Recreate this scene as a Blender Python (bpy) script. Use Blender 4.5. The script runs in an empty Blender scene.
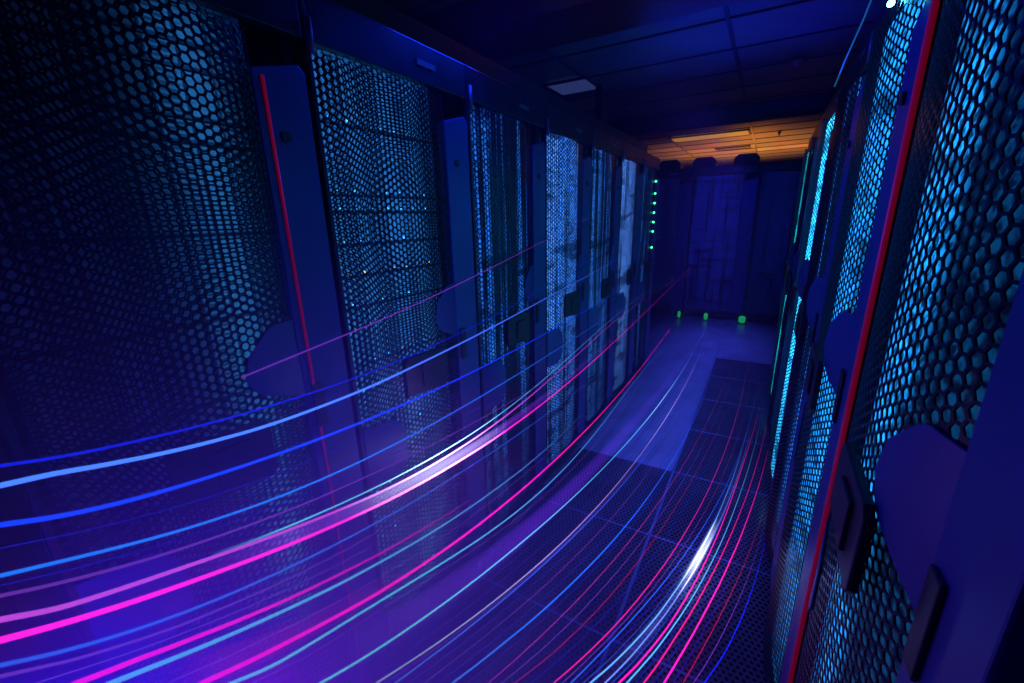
import bpy, bmesh, math, random
from mathutils import Vector, Matrix

sc = bpy.context.scene
C = sc.collection
# ------------------------------------------------------------------ camera
cam_d = bpy.data.cameras.new('camera'); cam = bpy.data.objects.new('camera', cam_d); C.objects.link(cam)
cam_d.sensor_fit = 'HORIZONTAL'; cam_d.sensor_width = 36.0; cam_d.lens = 14.877; cam_d.clip_start = 0.01; cam_d.clip_end = 60
Rm = Matrix(((0.86354288, -0.1196344, 0.48987887), (0.50365462, 0.25280339, -0.82608866), (-0.02501441, 0.96009273, 0.27856098)))
cam.matrix_world = Matrix.Translation((0, 0, 1.5)) @ Rm.to_4x4()
sc.camera = cam
# ------------------------------------------------------------------ world, exposure
w = bpy.data.worlds.new('World'); sc.world = w; w.use_nodes = True
w.node_tree.nodes['Background'].inputs[0].default_value = (0.004, 0.003, 0.03, 1)
w.node_tree.nodes['Background'].inputs[1].default_value = 0.3
sc.view_settings.view_transform = 'Standard'; sc.view_settings.look = 'None'
sc.view_settings.exposure = 0.0; sc.view_settings.gamma = 1.0; sc.view_settings.use_curve_mapping = False
try:
    sc.cycles.use_denoising = True
    sc.cycles.max_bounces = 6; sc.cycles.volume_bounces = 0; sc.cycles.transparent_max_bounces = 24
    sc.cycles.sample_clamp_indirect = 3.0
except Exception: pass
# ------------------------------------------------------------------ added fill lights without fixtures, and the warm light beyond the end row
def lamp(name, kind, loc, col, power, rot=(0, 0, 0), size=.1, sy=None, spot=None):
    d = bpy.data.lights.new(name, kind); d.color = col; d.energy = power
    if kind == 'AREA':
        d.size = size
        if sy: d.shape = 'RECTANGLE'; d.size_y = sy
    else:
        d.shadow_soft_size = size
        if spot: d.spot_size = spot; d.spot_blend = .8
    o = bpy.data.objects.new(name, d); C.objects.link(o); o.location = loc; o.rotation_euler = rot
    return o
PI = math.pi
LIGHTS = [
 ('haze_light_blue', 'SPOT', (-.50, -.28, .85), (.006, .0, 1), 150.0, (math.radians(70), 0, math.radians(24)), .05, None, 115),  # this and the violet one: added out of view to make the haze glow
 ('haze_light_violet', 'SPOT', (-.40, .02, .42), (.42, .0, .8), 9.5, (math.radians(80), 0, math.radians(45)), .05, None, 120),
 ('strand_hot_spot', 'POINT', (-.66, 1.0, .93), (.5, .2, 1), .7, (0, 0, 0), .02),  # added point light for the halo round the bright strands, likewise the next two
 ('strand_glow_light', 'POINT', (-.70, .22, .62), (1, .0, .6), .5, (0, 0, 0), .02),
 ('strand_hot_spot', 'POINT', (-.12, 1.72, .16), (.2, .3, 1), .35, (0, 0, 0), .02),
 ('floor_light', 'AREA', (-.40, 3.9, 2.12), (.11, .10, 1), 20.0, (0, 0, 0), .25, 4.6, 50),  # added fill to brighten the floor, no lamp there
 ('aisle_light', 'AREA', (-.80, 1.2, 2.15), (.004, .035, 1), 10.0, (0, math.radians(-50), 0), .4),  # added fill to turn the door frames navy
 ('ceiling_uplight', 'AREA', (-.3, 3.8, 2.25), (.01, .02, 1), 7.0, (PI, 0, 0), 1.2),  # added fill under the ceiling tiles
 ('beam_light', 'POINT', (-.9, 1.95, 2.35), (1, .05, .02), .22, (0, 0, 0), .03),  # added red fill to tint the ceiling beam
 ('warm_uplight', 'SPOT', (-.5, 10.2, .9), (1, .30, .045), 900.0, (PI, 0, 0), .3, None, 120),
 ('back_row_light', 'SPOT', (-.55, 4.8, 2.1), (.01, .01, 1), 20.0, (math.radians(60), 0, 0), .1, None, 70),  # added fill on the end row
]
for a in LIGHTS:
    a = a + (None,) * (9 - len(a))
    o = lamp(*a[:7], sy=a[7], spot=math.radians(a[8]) if a[1] == 'SPOT' else None)
    if a[1] == 'AREA' and a[8]: o.data.spread = math.radians(a[8])

# ------------------------------------------------------------------ materials
def mat(name, base=(.1, .1, .1), rough=.5, metal=0., emit=None, strength=0., spec=.5):
    m = bpy.data.materials.new(name); m.use_nodes = True
    b = m.node_tree.nodes['Principled BSDF']
    b.inputs['Base Color'].default_value = (*base, 1); b.inputs['Roughness'].default_value = rough
    b.inputs['Metallic'].default_value = metal
    if 'Specular IOR Level' in b.inputs: b.inputs['Specular IOR Level'].default_value = spec
    if emit: b.inputs['Emission Color'].default_value = (*emit, 1); b.inputs['Emission Strength'].default_value = strength
    return m
def noisy(m, scale=6., lo=.8, hi=1.2, rlo=None, rhi=None, stretch=(1, 1, 1)):
    """mottle the base colour (paint wear) and the roughness a little"""
    nt = m.node_tree; b = nt.nodes['Principled BSDF']; base = list(b.inputs['Base Color'].default_value)
    tc = nt.nodes.new('ShaderNodeTexCoord'); mp = nt.nodes.new('ShaderNodeMapping'); mp.inputs['Scale'].default_value = stretch
    n = nt.nodes.new('ShaderNodeTexNoise'); n.inputs['Scale'].default_value = scale; n.inputs['Detail'].default_value = 4
    r = nt.nodes.new('ShaderNodeValToRGB')
    r.color_ramp.elements[0].position = .3; r.color_ramp.elements[1].position = .7
    r.color_ramp.elements[0].color = (*[c * lo for c in base[:3]], 1); r.color_ramp.elements[1].color = (*[c * hi for c in base[:3]], 1)
    L = nt.links.new
    L(tc.outputs['Object'], mp.inputs[0]); L(mp.outputs[0], n.inputs['Vector']); L(n.outputs['Fac'], r.inputs[0]); L(r.outputs[0], b.inputs['Base Color'])
    if rlo is not None:
        q = nt.nodes.new('ShaderNodeMapRange'); q.inputs['To Min'].default_value = rlo; q.inputs['To Max'].default_value = rhi
        L(n.outputs['Fac'], q.inputs[0]); L(q.outputs[0], b.inputs['Roughness'])
    return m
M = {
 'frame': noisy(mat('cabinet_paint', (.010, .012, .035), .42, .3), 9, .8, 1.2, .3, .5),
 'stile': noisy(mat('door_stile_paint', (.03, .055, .24), .42, .25), 7, .85, 1.15, .35, .5),
 'mesh': mat('perforated_steel', (.012, .014, .035), .35, .6),
 'black': noisy(mat('black_plastic', (.006, .006, .012), .45), 20),
 'silver': mat('zinc_steel', (.12, .14, .2), .45, .5),
 'server': noisy(mat('server_face_metal', (.55, .66, .8), .5, .0), 30, .55, 1.25, .25, .5, (1, 1, 4)),
 'server_dark': noisy(mat('server_vent', (.16, .2, .3), .4, .4), 25),
 'cable': mat('cable_jacket', (.05, .12, .3), .5),
 'led_green': mat('green_led', (.02, .2, .05), .4, 0, (.05, 1, .35), 4.),
 'led_blue': mat('blue_led', (.02, .1, .3), .4, 0, (.05, .45, 1), 3.),
 'led_yellow': mat('amber_led', (.3, .2, .02), .4, 0, (1, .7, .1), 2.),
 'red_edge': mat('red_edge_glow', (.25, .01, .08), .35, 0, (.8, .004, .03), .11),  # red reflection on the door edge put in as emission
 'ceiling': None,
 'grid': mat('ceiling_grid', (.03, .03, .05), .5),
 'beam': noisy(mat('dark_beam', (.003, .003, .004), .8, spec=.15), 5),
 'beam_red': noisy(mat('brown_red_beam', (.10, .015, .01), .4), 3, .5, 1.3),
 'tray': mat('cable_tray_steel', (.02, .022, .035), .5, .5),
 'wall': noisy(mat('wall_paint', (.05, .05, .07), .7), 3),
 'green': mat('green_plastic', (.03, .5, .12), .4, 0, (.02, .6, .12), .35),
}
def tube_light(name, col, s):
    m = bpy.data.materials.new(name); m.use_nodes = True; nt = m.node_tree; nt.nodes.clear()
    o = nt.nodes.new('ShaderNodeOutputMaterial'); e = nt.nodes.new('ShaderNodeEmission')
    e.inputs[0].default_value = (*col, 1); e.inputs[1].default_value = s
    nt.links.new(e.outputs[0], o.inputs[0]); return m
# ------------------------------------------------------------------ mesh helpers
def box(bm, x0, x1, y0, y1, z0, z1, bev=0.):
    vs = [bm.verts.new((x, y, z)) for x in (x0, x1) for y in (y0, y1) for z in (z0, z1)]
    F = [(0, 1, 3, 2), (4, 6, 7, 5), (0, 4, 5, 1), (2, 3, 7, 6), (0, 2, 6, 4), (1, 5, 7, 3)]
    fs = [bm.faces.new([vs[i] for i in f]) for f in F]
    if bev:
        es = list({e for f in fs for e in f.edges})
        bmesh.ops.bevel(bm, geom=es, offset=bev, segments=2, affect='EDGES', profile=.5)
def tube(bm, pts, r, seg=8, caps=True):
    pts = [Vector(p) for p in pts]; n = len(pts); rs = r if isinstance(r, (list, tuple)) else [r] * n
    rings = []; up = Vector((0, 0, 1)); prev = None
    for i, p in enumerate(pts):
        t = (pts[min(i + 1, n - 1)] - pts[max(i - 1, 0)]).normalized()
        if prev is None: a = t.cross(up) if abs(t.z) < .95 else t.cross(Vector((1, 0, 0)))
        else: a = prev - t * prev.dot(t)
        a.normalize(); b = t.cross(a); prev = a
        rings.append([bm.verts.new(p + (a * math.cos(2 * PI * k / seg) + b * math.sin(2 * PI * k / seg)) * rs[i]) for k in range(seg)])
    for i in range(n - 1):
        for k in range(seg):
            f = bm.faces.new((rings[i][k], rings[i][(k + 1) % seg], rings[i + 1][(k + 1) % seg], rings[i + 1][k])); f.smooth = True
    if caps:
        bm.faces.new(rings[0][::-1]); bm.faces.new(rings[-1])
    return rings
def prism(bm, poly, y0, y1, bev=0.):
    """poly in the x-z plane extruded along y"""
    a = [bm.verts.new((x, y0, z)) for x, z in poly]; b = [bm.verts.new((x, y1, z)) for x, z in poly]
    fs = [bm.faces.new(a), bm.faces.new(b[::-1])]
    n = len(poly)
    for i in range(n): fs.append(bm.faces.new((a[i], b[i], b[(i + 1) % n], a[(i + 1) % n])))
    if bev: bmesh.ops.bevel(bm, geom=list(fs[0].edges), offset=bev, segments=2, affect='EDGES', profile=.5)
def mesh_of(name, build, m):
    bm = bmesh.new(); build(bm); bmesh.ops.recalc_face_normals(bm, faces=bm.faces)
    me = bpy.data.meshes.new(name); bm.to_mesh(me); bm.free(); me.materials.append(m); return me
def obj(name, me, parent=None, loc=(0, 0, 0), rz=0.):
    o = bpy.data.objects.new(name, me); C.objects.link(o); o.location = loc; o.rotation_euler = (0, 0, rz)
    if parent: o.parent = parent
    return o
def make(name, build, m, parent=None, loc=(0, 0, 0), rz=0.): return obj(name, mesh_of(name, build, m), parent, loc, rz)
def tag(o, label, cat, group=None):
    o['label'] = label; o['category'] = cat
    if group: o['group'] = group
    return o
def empty(name, loc, rz=0.):
    o = bpy.data.objects.new(name, None); C.objects.link(o); o.location = loc; o.rotation_euler = (0, 0, rz); o.empty_display_size = .1; return o
def struct(name, build, m):
    o = make(name, build, m); o['kind'] = 'structure'; return o
# ------------------------------------------------------------------ the room
X0, X1, Y0, Y1, ZC = -4.2, 3.2, -1.6, 13.6, 2.7
TILE = .61; TX, TY = -.32, 1.20                     # one floor joint crossing, tile pitch
def floor_mat(perf):
    m = noisy(mat('floor_tile_perforated' if perf else 'floor_tile_solid', (.05, .06, .10) if perf else (.11, .16, .26), .3, .1), 4, .8, 1.2, .22, .42)
    if perf:                                        # rows of round holes pressed through the steel tile
        nt = m.node_tree; b = nt.nodes['Principled BSDF']; L = nt.links.new
        tc = nt.nodes.new('ShaderNodeTexCoord'); sep = nt.nodes.new('ShaderNodeSeparateXYZ'); L(tc.outputs['Object'], sep.inputs[0])
        def mth(op, a, bb=None):
            n = nt.nodes.new('ShaderNodeMath'); n.operation = op
            for i, v in enumerate((a, bb)):
                if v is None: continue
                if isinstance(v, (int, float)): n.inputs[i].default_value = v
                else: L(v, n.inputs[i])
            return n.outputs[0]
        P = .0203
        row = mth('FLOOR', mth('DIVIDE', sep.outputs['Y'], P))
        xs = mth('ADD', mth('DIVIDE', sep.outputs['X'], P), mth('MULTIPLY', mth('MODULO', row, 2.), .5))
        fx = mth('SUBTRACT', mth('FRACT', mth('ADD', xs, 100.)), .5); fy = mth('SUBTRACT', mth('FRACT', mth('ADD', mth('DIVIDE', sep.outputs['Y'], P), 100.)), .5)
        d = mth('SQRT', mth('ADD', mth('MULTIPLY', fx, fx), mth('MULTIPLY', fy, fy)))
        hole = mth('LESS_THAN', d, .30)
        old = b.inputs['Base Color'].links[0].from_socket
        mix = nt.nodes.new('ShaderNodeMix'); mix.data_type = 'RGBA'; L(hole, mix.inputs[0]); L(old, mix.inputs[6]); mix.inputs[7].default_value = (.001, .001, .002, 1)
        L(mix.outputs[2], b.inputs['Base Color'])
        sp = nt.nodes.new('ShaderNodeMapRange'); sp.inputs['To Min'].default_value = .6; sp.inputs['To Max'].default_value = 0.; L(hole, sp.inputs[0]); L(sp.outputs[0], b.inputs['Specular IOR Level'])
    return m
MF = [floor_mat(False), floor_mat(True)]
M['floor_joint'] = mat('floor_joint_strip', (.10, .16, .34), .35, .3)
struct('floor', lambda bm: box(bm, X0, X1, Y0, Y1, -.12, -.012), mat('slab_under_raised_floor', (.02, .02, .03), .8))
def tiles(perf):
    def f(bm):
        for i in range(-3, 3):
            for j in range(-3, 11):
                x = TX + i * TILE; y = TY + j * TILE
                solid = (x < TX - .01 and y > 2.3) or y > 4.8 or x < TX - TILE - .01 or x > TX + TILE - .01
                if solid == perf: continue
                box(bm, x + .006, x + TILE - .006, y + .006, y + TILE - .006, -.012, 0, .0015)
    return f
struct('floor_tiles_solid', tiles(False), MF[0])
struct('floor_tiles_perforated', tiles(True), MF[1])
def joints(bm):
    for i in range(-3, 4): box(bm, TX + i * TILE - .0055, TX + i * TILE + .0055, TY - 3 * TILE, TY + 11 * TILE, -.0118, -.001)
    for j in range(-3, 12): box(bm, TX - 3 * TILE, TX + 3 * TILE, TY + j * TILE - .0055, TY + j * TILE + .0055, -.0119, -.0011)
struct('floor_joints', joints, M['floor_joint'])
struct('wall_back', lambda bm: box(bm, X0, X1, Y1, Y1 + .1, 0, ZC), M['wall'])
struct('wall_front', lambda bm: box(bm, X0, X1, Y0 - .1, Y0, 0, ZC), M['wall'])
struct('wall_left', lambda bm: box(bm, X0 - .1, X0, Y0, Y1, 0, ZC), M['wall'])
struct('wall_right', lambda bm: box(bm, X1, X1 + .1, Y0, Y1, 0, ZC), M['wall'])
# ceiling: 1.2 x 0.6 m mineral tiles, each a shade of its own, on a dark grid
cm = mat('ceiling_tile', (.16, .16, .2), .35, .0); nt = cm.node_tree; b = nt.nodes['Principled BSDF']; L = nt.links.new
oi = nt.nodes.new('ShaderNodeTexCoord'); mp = nt.nodes.new('ShaderNodeMapping'); mp.inputs['Location'].default_value = (.38 / 1.2 + 10, -3.46 / .6 + 20, 0); mp.inputs['Scale'].default_value = (1 / 1.2, 1 / .6, 0)
sn = nt.nodes.new('ShaderNodeVectorMath'); sn.operation = 'FLOOR'; wn = nt.nodes.new('ShaderNodeTexWhiteNoise')
rr = nt.nodes.new('ShaderNodeValToRGB'); rr.color_ramp.elements[0].color = (.15, .15, .17, 1); rr.color_ramp.elements[1].color = (.25, .25, .28, 1)
L(oi.outputs['Object'], mp.inputs[0]); L(mp.outputs[0], sn.inputs[0]); L(sn.outputs[0], wn.inputs[0]); L(wn.outputs['Value'], rr.inputs[0])
n2 = nt.nodes.new('ShaderNodeTexNoise'); n2.inputs['Scale'].default_value = 2.5; mx = nt.nodes.new('ShaderNodeMix'); mx.data_type = 'RGBA'; mx.blend_type = 'MULTIPLY'; mx.inputs[0].default_value = .7
L(oi.outputs['Object'], n2.inputs['Vector']); L(rr.outputs[0], mx.inputs[6]); L(n2.outputs['Color'], mx.inputs[7]); L(mx.outputs[2], b.inputs['Base Color'])
struct('ceiling', lambda bm: box(bm, X0, X1, Y0, Y1, ZC, ZC + .1), cm)
def cgrid(bm):
    x = -.38 - 1.2 * 3
    while x < X1: box(bm, x - .012, x + .012, Y0, Y1, ZC - .012, ZC - .0005); x += 1.2
    y = 3.46 - .6 * 8
    while y < Y1: box(bm, X0, X1, y - .008, y + .008, ZC - .011, ZC - .0006); y += .6
struct('ceiling_grid', cgrid, M['grid'])
# ------------------------------------------------------------------ the perforated door mesh
W, H = .60, 2.0
MX0, MX1, MZ0, MZ1 = .012, .464, .12, 1.885       # perforated area, seen from the front
BULGE = .030
def door_y(x, a=MX0, c=MX1):
    s = abs(2 * (x - a) / (c - a) - 1); s = min(s, 1.)
    return -.004 - BULGE * (1 - s ** 2.3)
PATCH_R = [(.325, 1.19), (.345, 1.15), (.47, 1.10), (.47, 1.29), (.40, 1.29), (.33, 1.23)]      # upper right blank plate
PATCH_L = [(.0, .74), (.10, .74), (.145, .79), (.145, .89), (.11, .935), (.0, .935)]         # lower left blank plate
def inside(p, poly):
    x, z = p; c = False
    for i in range(len(poly)):
        x1, z1 = poly[i]; x2, z2 = poly[i - 1]
        if (z1 > z) != (z2 > z) and x < (x2 - x1) * (z - z1) / (z2 - z1) + x1: c = not c
    return c
def hexmesh(W=W, a=MX0, c=MX1, z0=MZ0, z1=MZ1, s=.0103, inner=.80, patches=True, thick=.0018):
    def build(bm):
        dy = math.sqrt(3) * s; cols = int((c - a) / (1.5 * s)); s2 = (c - a) / (cols + 1/3) / 1.5; k = s2 / s
        cache = {}
        def vert(x, z, off):
            x = min(max(x, a), c); key = (round(x, 4), round(z, 4), off)
            if key not in cache: cache[key] = bm.verts.new((x, door_y(x, a, c) + off, z))
            return cache[key]
        for i in range(cols + 1):
            cx = a + s2 * .5 + i * 1.5 * s2 if cols else a
            j = 0
            while True:
                cz = z0 + dy * .5 + j * dy + (dy * .5 if i % 2 else 0); j += 1
                if cz + dy * .5 > z1: break
                out = [(cx + s2 * math.cos(t * PI / 3), cz + dy * .57735 * math.sin(t * PI / 3)) for t in range(6)]
                inn = [(cx + s2 * inner * math.cos(t * PI / 3), cz + s * inner * math.sin(t * PI / 3)) for t in range(6)]
                fv = [vert(x, z, 0) for x, z in out]
                if len(set(fv)) < 6: 
                    continue
                if patches and (inside((cx, cz), PATCH_R) or inside((cx, cz), PATCH_L)):
                    bm.faces.new(fv); continue
                iv = [bm.verts.new((x, door_y(x, a, c), z)) for x, z in inn]
                bv = [bm.verts.new((x, door_y(x, a, c) + thick, z)) for x, z in inn]
                for t in range(6):
                    u = (t + 1) % 6
                    bm.faces.new((fv[t], fv[u], iv[u], iv[t]))
                    bm.faces.new((iv[t], iv[u], bv[u], bv[t]))
    return build
def nonormal(name, build, m):
    bm = bmesh.new(); build(bm); me = bpy.data.meshes.new(name); bm.to_mesh(me); bm.free(); me.materials.append(m); return me
D = .95
def carcass(W):
    def f(bm):
        box(bm, .002, .03, .03, D, .05, H, .003); box(bm, W - .03, W - .002, .03, D, .05, H, .003)      # side panels
        box(bm, .03, W - .03, .03, D, H - .03, H - .001, .003); box(bm, .03, W - .03, .03, D, .05, .09, .003)
        box(bm, .03, W - .03, D - .02, D - .001, .09, H - .03)
        box(bm, .02, W - .02, .06, D - .03, .001, .05)                                                  # plinth
        for x in (.035, W - .055): box(bm, x, x + .02, .10, .12, .09, H - .03)                          # mounting rails
        for x in (.035, W - .055): box(bm, x, x + .02, D - .16, D - .14, .09, H - .03)
    return f
def door_frame(W, a, c):
    def f(bm):
        box(bm, .002, a + .002, -.006, .022, .06, 1.99, .002)                 # left stile
        box(bm, a + .002, W - .004, -.006, .022, 1.888, 1.99, .003)           # head rail
        box(bm, a + .002, W - .004, -.006, .022, .06, .118, .003)             # foot rail
    return f
def right_stile(W, c):
    return lambda bm: prism(bm, [(c - .002, .118), (W - .014, .118), (W - .014, 1.815), (W - .03, 1.83), (c - .002, 1.80)], -.012, .020, .003)
def bowed_plate(poly, a, c, lift=.0022, th=.0025):
    """blank plate that follows the bow of the door"""
    def f(bm):
        xs = [p[0] for p in poly]; x0, x1 = max(min(xs), a), min(max(xs), c); n = 10
        def span(x):
            zs = []
            for i in range(len(poly)):
                (xa, za), (xb, zb) = poly[i - 1], poly[i]
                if abs(xa - xb) < 1e-6:
                    if abs(x - xa) < 1e-5: zs += [za, zb]
                elif min(xa, xb) - 1e-6 <= x <= max(xa, xb) + 1e-6: zs.append(za + (zb - za) * (x - xa) / (xb - xa))
            return min(zs), max(zs)
        F = []
        for i in range(n + 1):
            x = x0 + (x1 - x0) * i / n; lo, hi = span(x); y = door_y(x, a, c) - lift
            F.append([bm.verts.new((x, y, lo)), bm.verts.new((x, y, hi)), bm.verts.new((x, y - th, hi)), bm.verts.new((x, y - th, lo))])
        for i in range(n):
            for k in range(4): bm.faces.new((F[i][k], F[i][(k + 1) % 4], F[i + 1][(k + 1) % 4], F[i + 1][k]))
        bm.faces.new(F[0]); bm.faces.new(F[-1][::-1])
    return f
def latch(bm):
    y = -.046
    prism(bm, [(.16, .985), (.335, .965), (.35, .98), (.35, 1.085), (.335, 1.10), (.175, 1.105), (.16, 1.09)], y, y + .012, .003)
ME = {}
ME['carcass'] = mesh_of('cabinet_frame', carcass(W), M['frame'])
ME['door_frame'] = mesh_of('door_frame', door_frame(W, MX0, MX1), M['frame'])
ME['right_stile'] = mesh_of('door_stile', right_stile(W, MX1), M['stile'])
ME['perf'] = nonormal('perforated_panel', hexmesh(), M['mesh'])
ME['patch_r'] = mesh_of('blank_plate', bowed_plate(PATCH_R, MX0, MX1), M['stile'])
ME['patch_l'] = mesh_of('blank_plate', bowed_plate(PATCH_L, MX0, MX1), M['stile'])
ME['latch'] = mesh_of('latch', latch, M['black'])
ME['latch_handle'] = mesh_of('latch_handle', lambda bm: prism(bm, [(.23, 1.0), (.30, 1.0), (.30, 1.075), (.23, 1.075)], -.052, -.0455, .002), M['black'])
ME['perf_plain'] = nonormal('perforated_panel', hexmesh(patches=False), M['mesh'])
ME['slot'] = mesh_of('swing_handle', lambda bm: box(bm, .476, .506, -.018, -.0125, 1.01, 1.125, .002), M['black'])
def lock(bm): 
    tube(bm, [(W - .085, -.018, 1.68), (W - .085, -.0125, 1.68)], .011, 12)
ME['lock'] = mesh_of('lock', lock, M['black'])
def hinge(bm): tube(bm, [(.010, -.014, 0), (.010, -.014, .07)], .006, 8)
ME['hinge'] = mesh_of('hinge', hinge, M['silver'])
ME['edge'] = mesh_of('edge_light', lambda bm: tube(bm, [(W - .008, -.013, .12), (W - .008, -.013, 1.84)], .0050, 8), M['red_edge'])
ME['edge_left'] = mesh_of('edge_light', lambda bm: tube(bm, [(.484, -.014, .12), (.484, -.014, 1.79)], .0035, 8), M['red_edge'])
ME['screen'] = nonormal('inner_screen', hexmesh(patches=False), M['mesh'])
ME['badge'] = mesh_of('badge', lambda bm: box(bm, .36, .44, -.009, -.0062, 1.93, 1.945), M['silver'])
def foot(bm): tube(bm, [(0, .03, 0), (0, .03, .012), (0, .03, .013), (0, .03, .058)], [.022, .022, .010, .010], 10)
ME['feet'] = mesh_of('levelling_foot', foot, M['silver'])

# server units, three heights; front face at local y=0, width 0.44
def chassis(h): return lambda bm: box(bm, 0, .44, .006, .60, 0, h - .002, .0015)
def bezel(h):
    def f(bm):
        n = 8; w = .44 / n
        for i in range(n):
            box(bm, i * w + .003, (i + 1) * w - .003, -.004, .006, .004, h - .006, .0015)      # drive sleds
        for x in (-.016, .4405): box(bm, x, x + .0155, 0, .004, .002, h - .004)                   # rack ears
    return f
def grille(h):
    def f(bm):
        n = 8; w = .44 / n
        for i in range(n):
            if i % 2: 
                for k in range(max(1, int(h / .011)) - 1): box(bm, i * w + .010, (i + 1) * w - .010, -.0055, -.0042, .008 + k * .011, .013 + k * .011)
    return f
def leds(h): return lambda bm: [box(bm, i * .055 + .006, i * .055 + .0105, -.006, -.0042, .008, .012) for i in range(8)]
SV = {}
for u in (1, 2, 4):
    h = .0445 * u
    SV[u] = (h, mesh_of('server_chassis', chassis(h), M['server_dark']), mesh_of('bezel', bezel(h), M['server']), mesh_of('grille', grille(h), M['server_dark']),
             {k: mesh_of('indicator_lights', leds(h), M['led_' + k]) for k in ('blue', 'green', 'yellow')})
def cable_bundle(seed):
    def f(bm):
        r = random.Random(seed)
        for k in range(7):
            x = r.uniform(0, .03); y = r.uniform(0, .03); ph = r.random() * 6
            tube(bm, [(x + .006 * math.sin(ph + z * 5), y + .006 * math.cos(ph + z * 4), .12 + z * .098) for z in range(18)], .0035, 6)
    return f
BND = [mesh_of('cable_bundle', cable_bundle(i), M['cable']) for i in range(3)]
def panel(bm):
    a, c, n = MX0 + .004, MX1 - .004, 24; F = []
    for i in range(n + 1):
        x = a + (c - a) * i / n; y = door_y(x) + .024
        F.append([bm.verts.new((x, y, .125)), bm.verts.new((x, y, 1.88)), bm.verts.new((x, y + .003, 1.88)), bm.verts.new((x, y + .003, .125))])
    for i in range(n):
        for k in range(4): bm.faces.new((F[i][k], F[i][(k + 1) % 4], F[i + 1][(k + 1) % 4], F[i + 1][k]))
    bm.faces.new(F[0]); bm.faces.new(F[-1][::-1])
def interior_glow_panel(col, s, thr=.35, xa=0., xb=.46, streak=38., zlow=.4, dark=.04, spk=(110., .36, .6)):
    """LED backlight panel of uneven brightness: vertical streaks, horizontal gaps, fine speckle"""
    m = bpy.data.materials.new('led_panel'); m.use_nodes = True; nt = m.node_tree; L = nt.links.new
    p = nt.nodes['Principled BSDF']; p.inputs['Base Color'].default_value = (.01, .02, .04, 1); p.inputs['Roughness'].default_value = .4
    tc = nt.nodes.new('ShaderNodeTexCoord'); sep = nt.nodes.new('ShaderNodeSeparateXYZ'); L(tc.outputs['Object'], sep.inputs[0])
    def noise(sx, sz, lo, hi, tmin, off):
        mp = nt.nodes.new('ShaderNodeMapping'); mp.inputs['Scale'].default_value = (sx, 0, sz); mp.inputs['Location'].default_value = (off, off, off)
        n = nt.nodes.new('ShaderNodeTexNoise'); n.inputs['Scale'].default_value = 1; n.inputs['Detail'].default_value = 2
        r = nt.nodes.new('ShaderNodeMapRange'); r.inputs['From Min'].default_value = lo; r.inputs['From Max'].default_value = hi; r.inputs['To Min'].default_value = tmin
        L(tc.outputs['Object'], mp.inputs[0]); L(mp.outputs[0], n.inputs['Vector']); L(n.outputs['Fac'], r.inputs[0]); return r.outputs[0]
    def win(sock, a, c, lo):
        r = nt.nodes.new('ShaderNodeMapRange'); r.interpolation_type = 'SMOOTHSTEP'
        r.inputs['From Min'].default_value = a; r.inputs['From Max'].default_value = c; r.inputs['To Min'].default_value = lo; L(sock, r.inputs[0]); return r.outputs[0]
    def mul(*a):
        o = a[0]
        for q in a[1:]:
            n = nt.nodes.new('ShaderNodeMath'); n.operation = 'MULTIPLY'; L(o, n.inputs[0])
            if isinstance(q, float): n.inputs[1].default_value = q
            else: L(q, n.inputs[1])
            o = n.outputs[0]
        return o
    off = round(s * 7 + thr * 31 + xa * 50, 2)
    v = mul(noise(streak, .9, thr, thr + .14, dark, off), noise(3., 14., .36, .46, .25, off + 3), noise(spk[0], spk[0], spk[1], spk[2], .10, off + 5),
            win(sep.outputs['X'], xa - .03, xa + .03, .06), win(sep.outputs['X'], xb + .04, xb - .04, .06), win(sep.outputs['Z'], .1, 1.1, zlow), float(s))
    p.inputs['Emission Color'].default_value = (*col, 1); L(v, p.inputs['Emission Strength'])
    return mesh_of('led_panel', panel, m)
def inner_light(parent_loc, rz, col, power, w=.42, h=1.70, x=.22, z=1.0, sx=1.):
    """LED field just behind the door, shining back on the servers"""
    M4 = Matrix.Translation(parent_loc) @ Matrix.Rotation(rz, 4, 'Z')
    d = bpy.data.lights.new('cabinet_light', 'AREA'); d.shape = 'RECTANGLE'; d.size = w * sx; d.size_y = h; d.color = col; d.energy = power  # added fill light, no fixture modelled
    o = bpy.data.objects.new('cabinet_light', d); C.objects.link(o)
    o.matrix_world = M4 @ Matrix.Translation((x * sx, .040, z)) @ Matrix.Rotation(PI / 2, 4, 'X')
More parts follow.
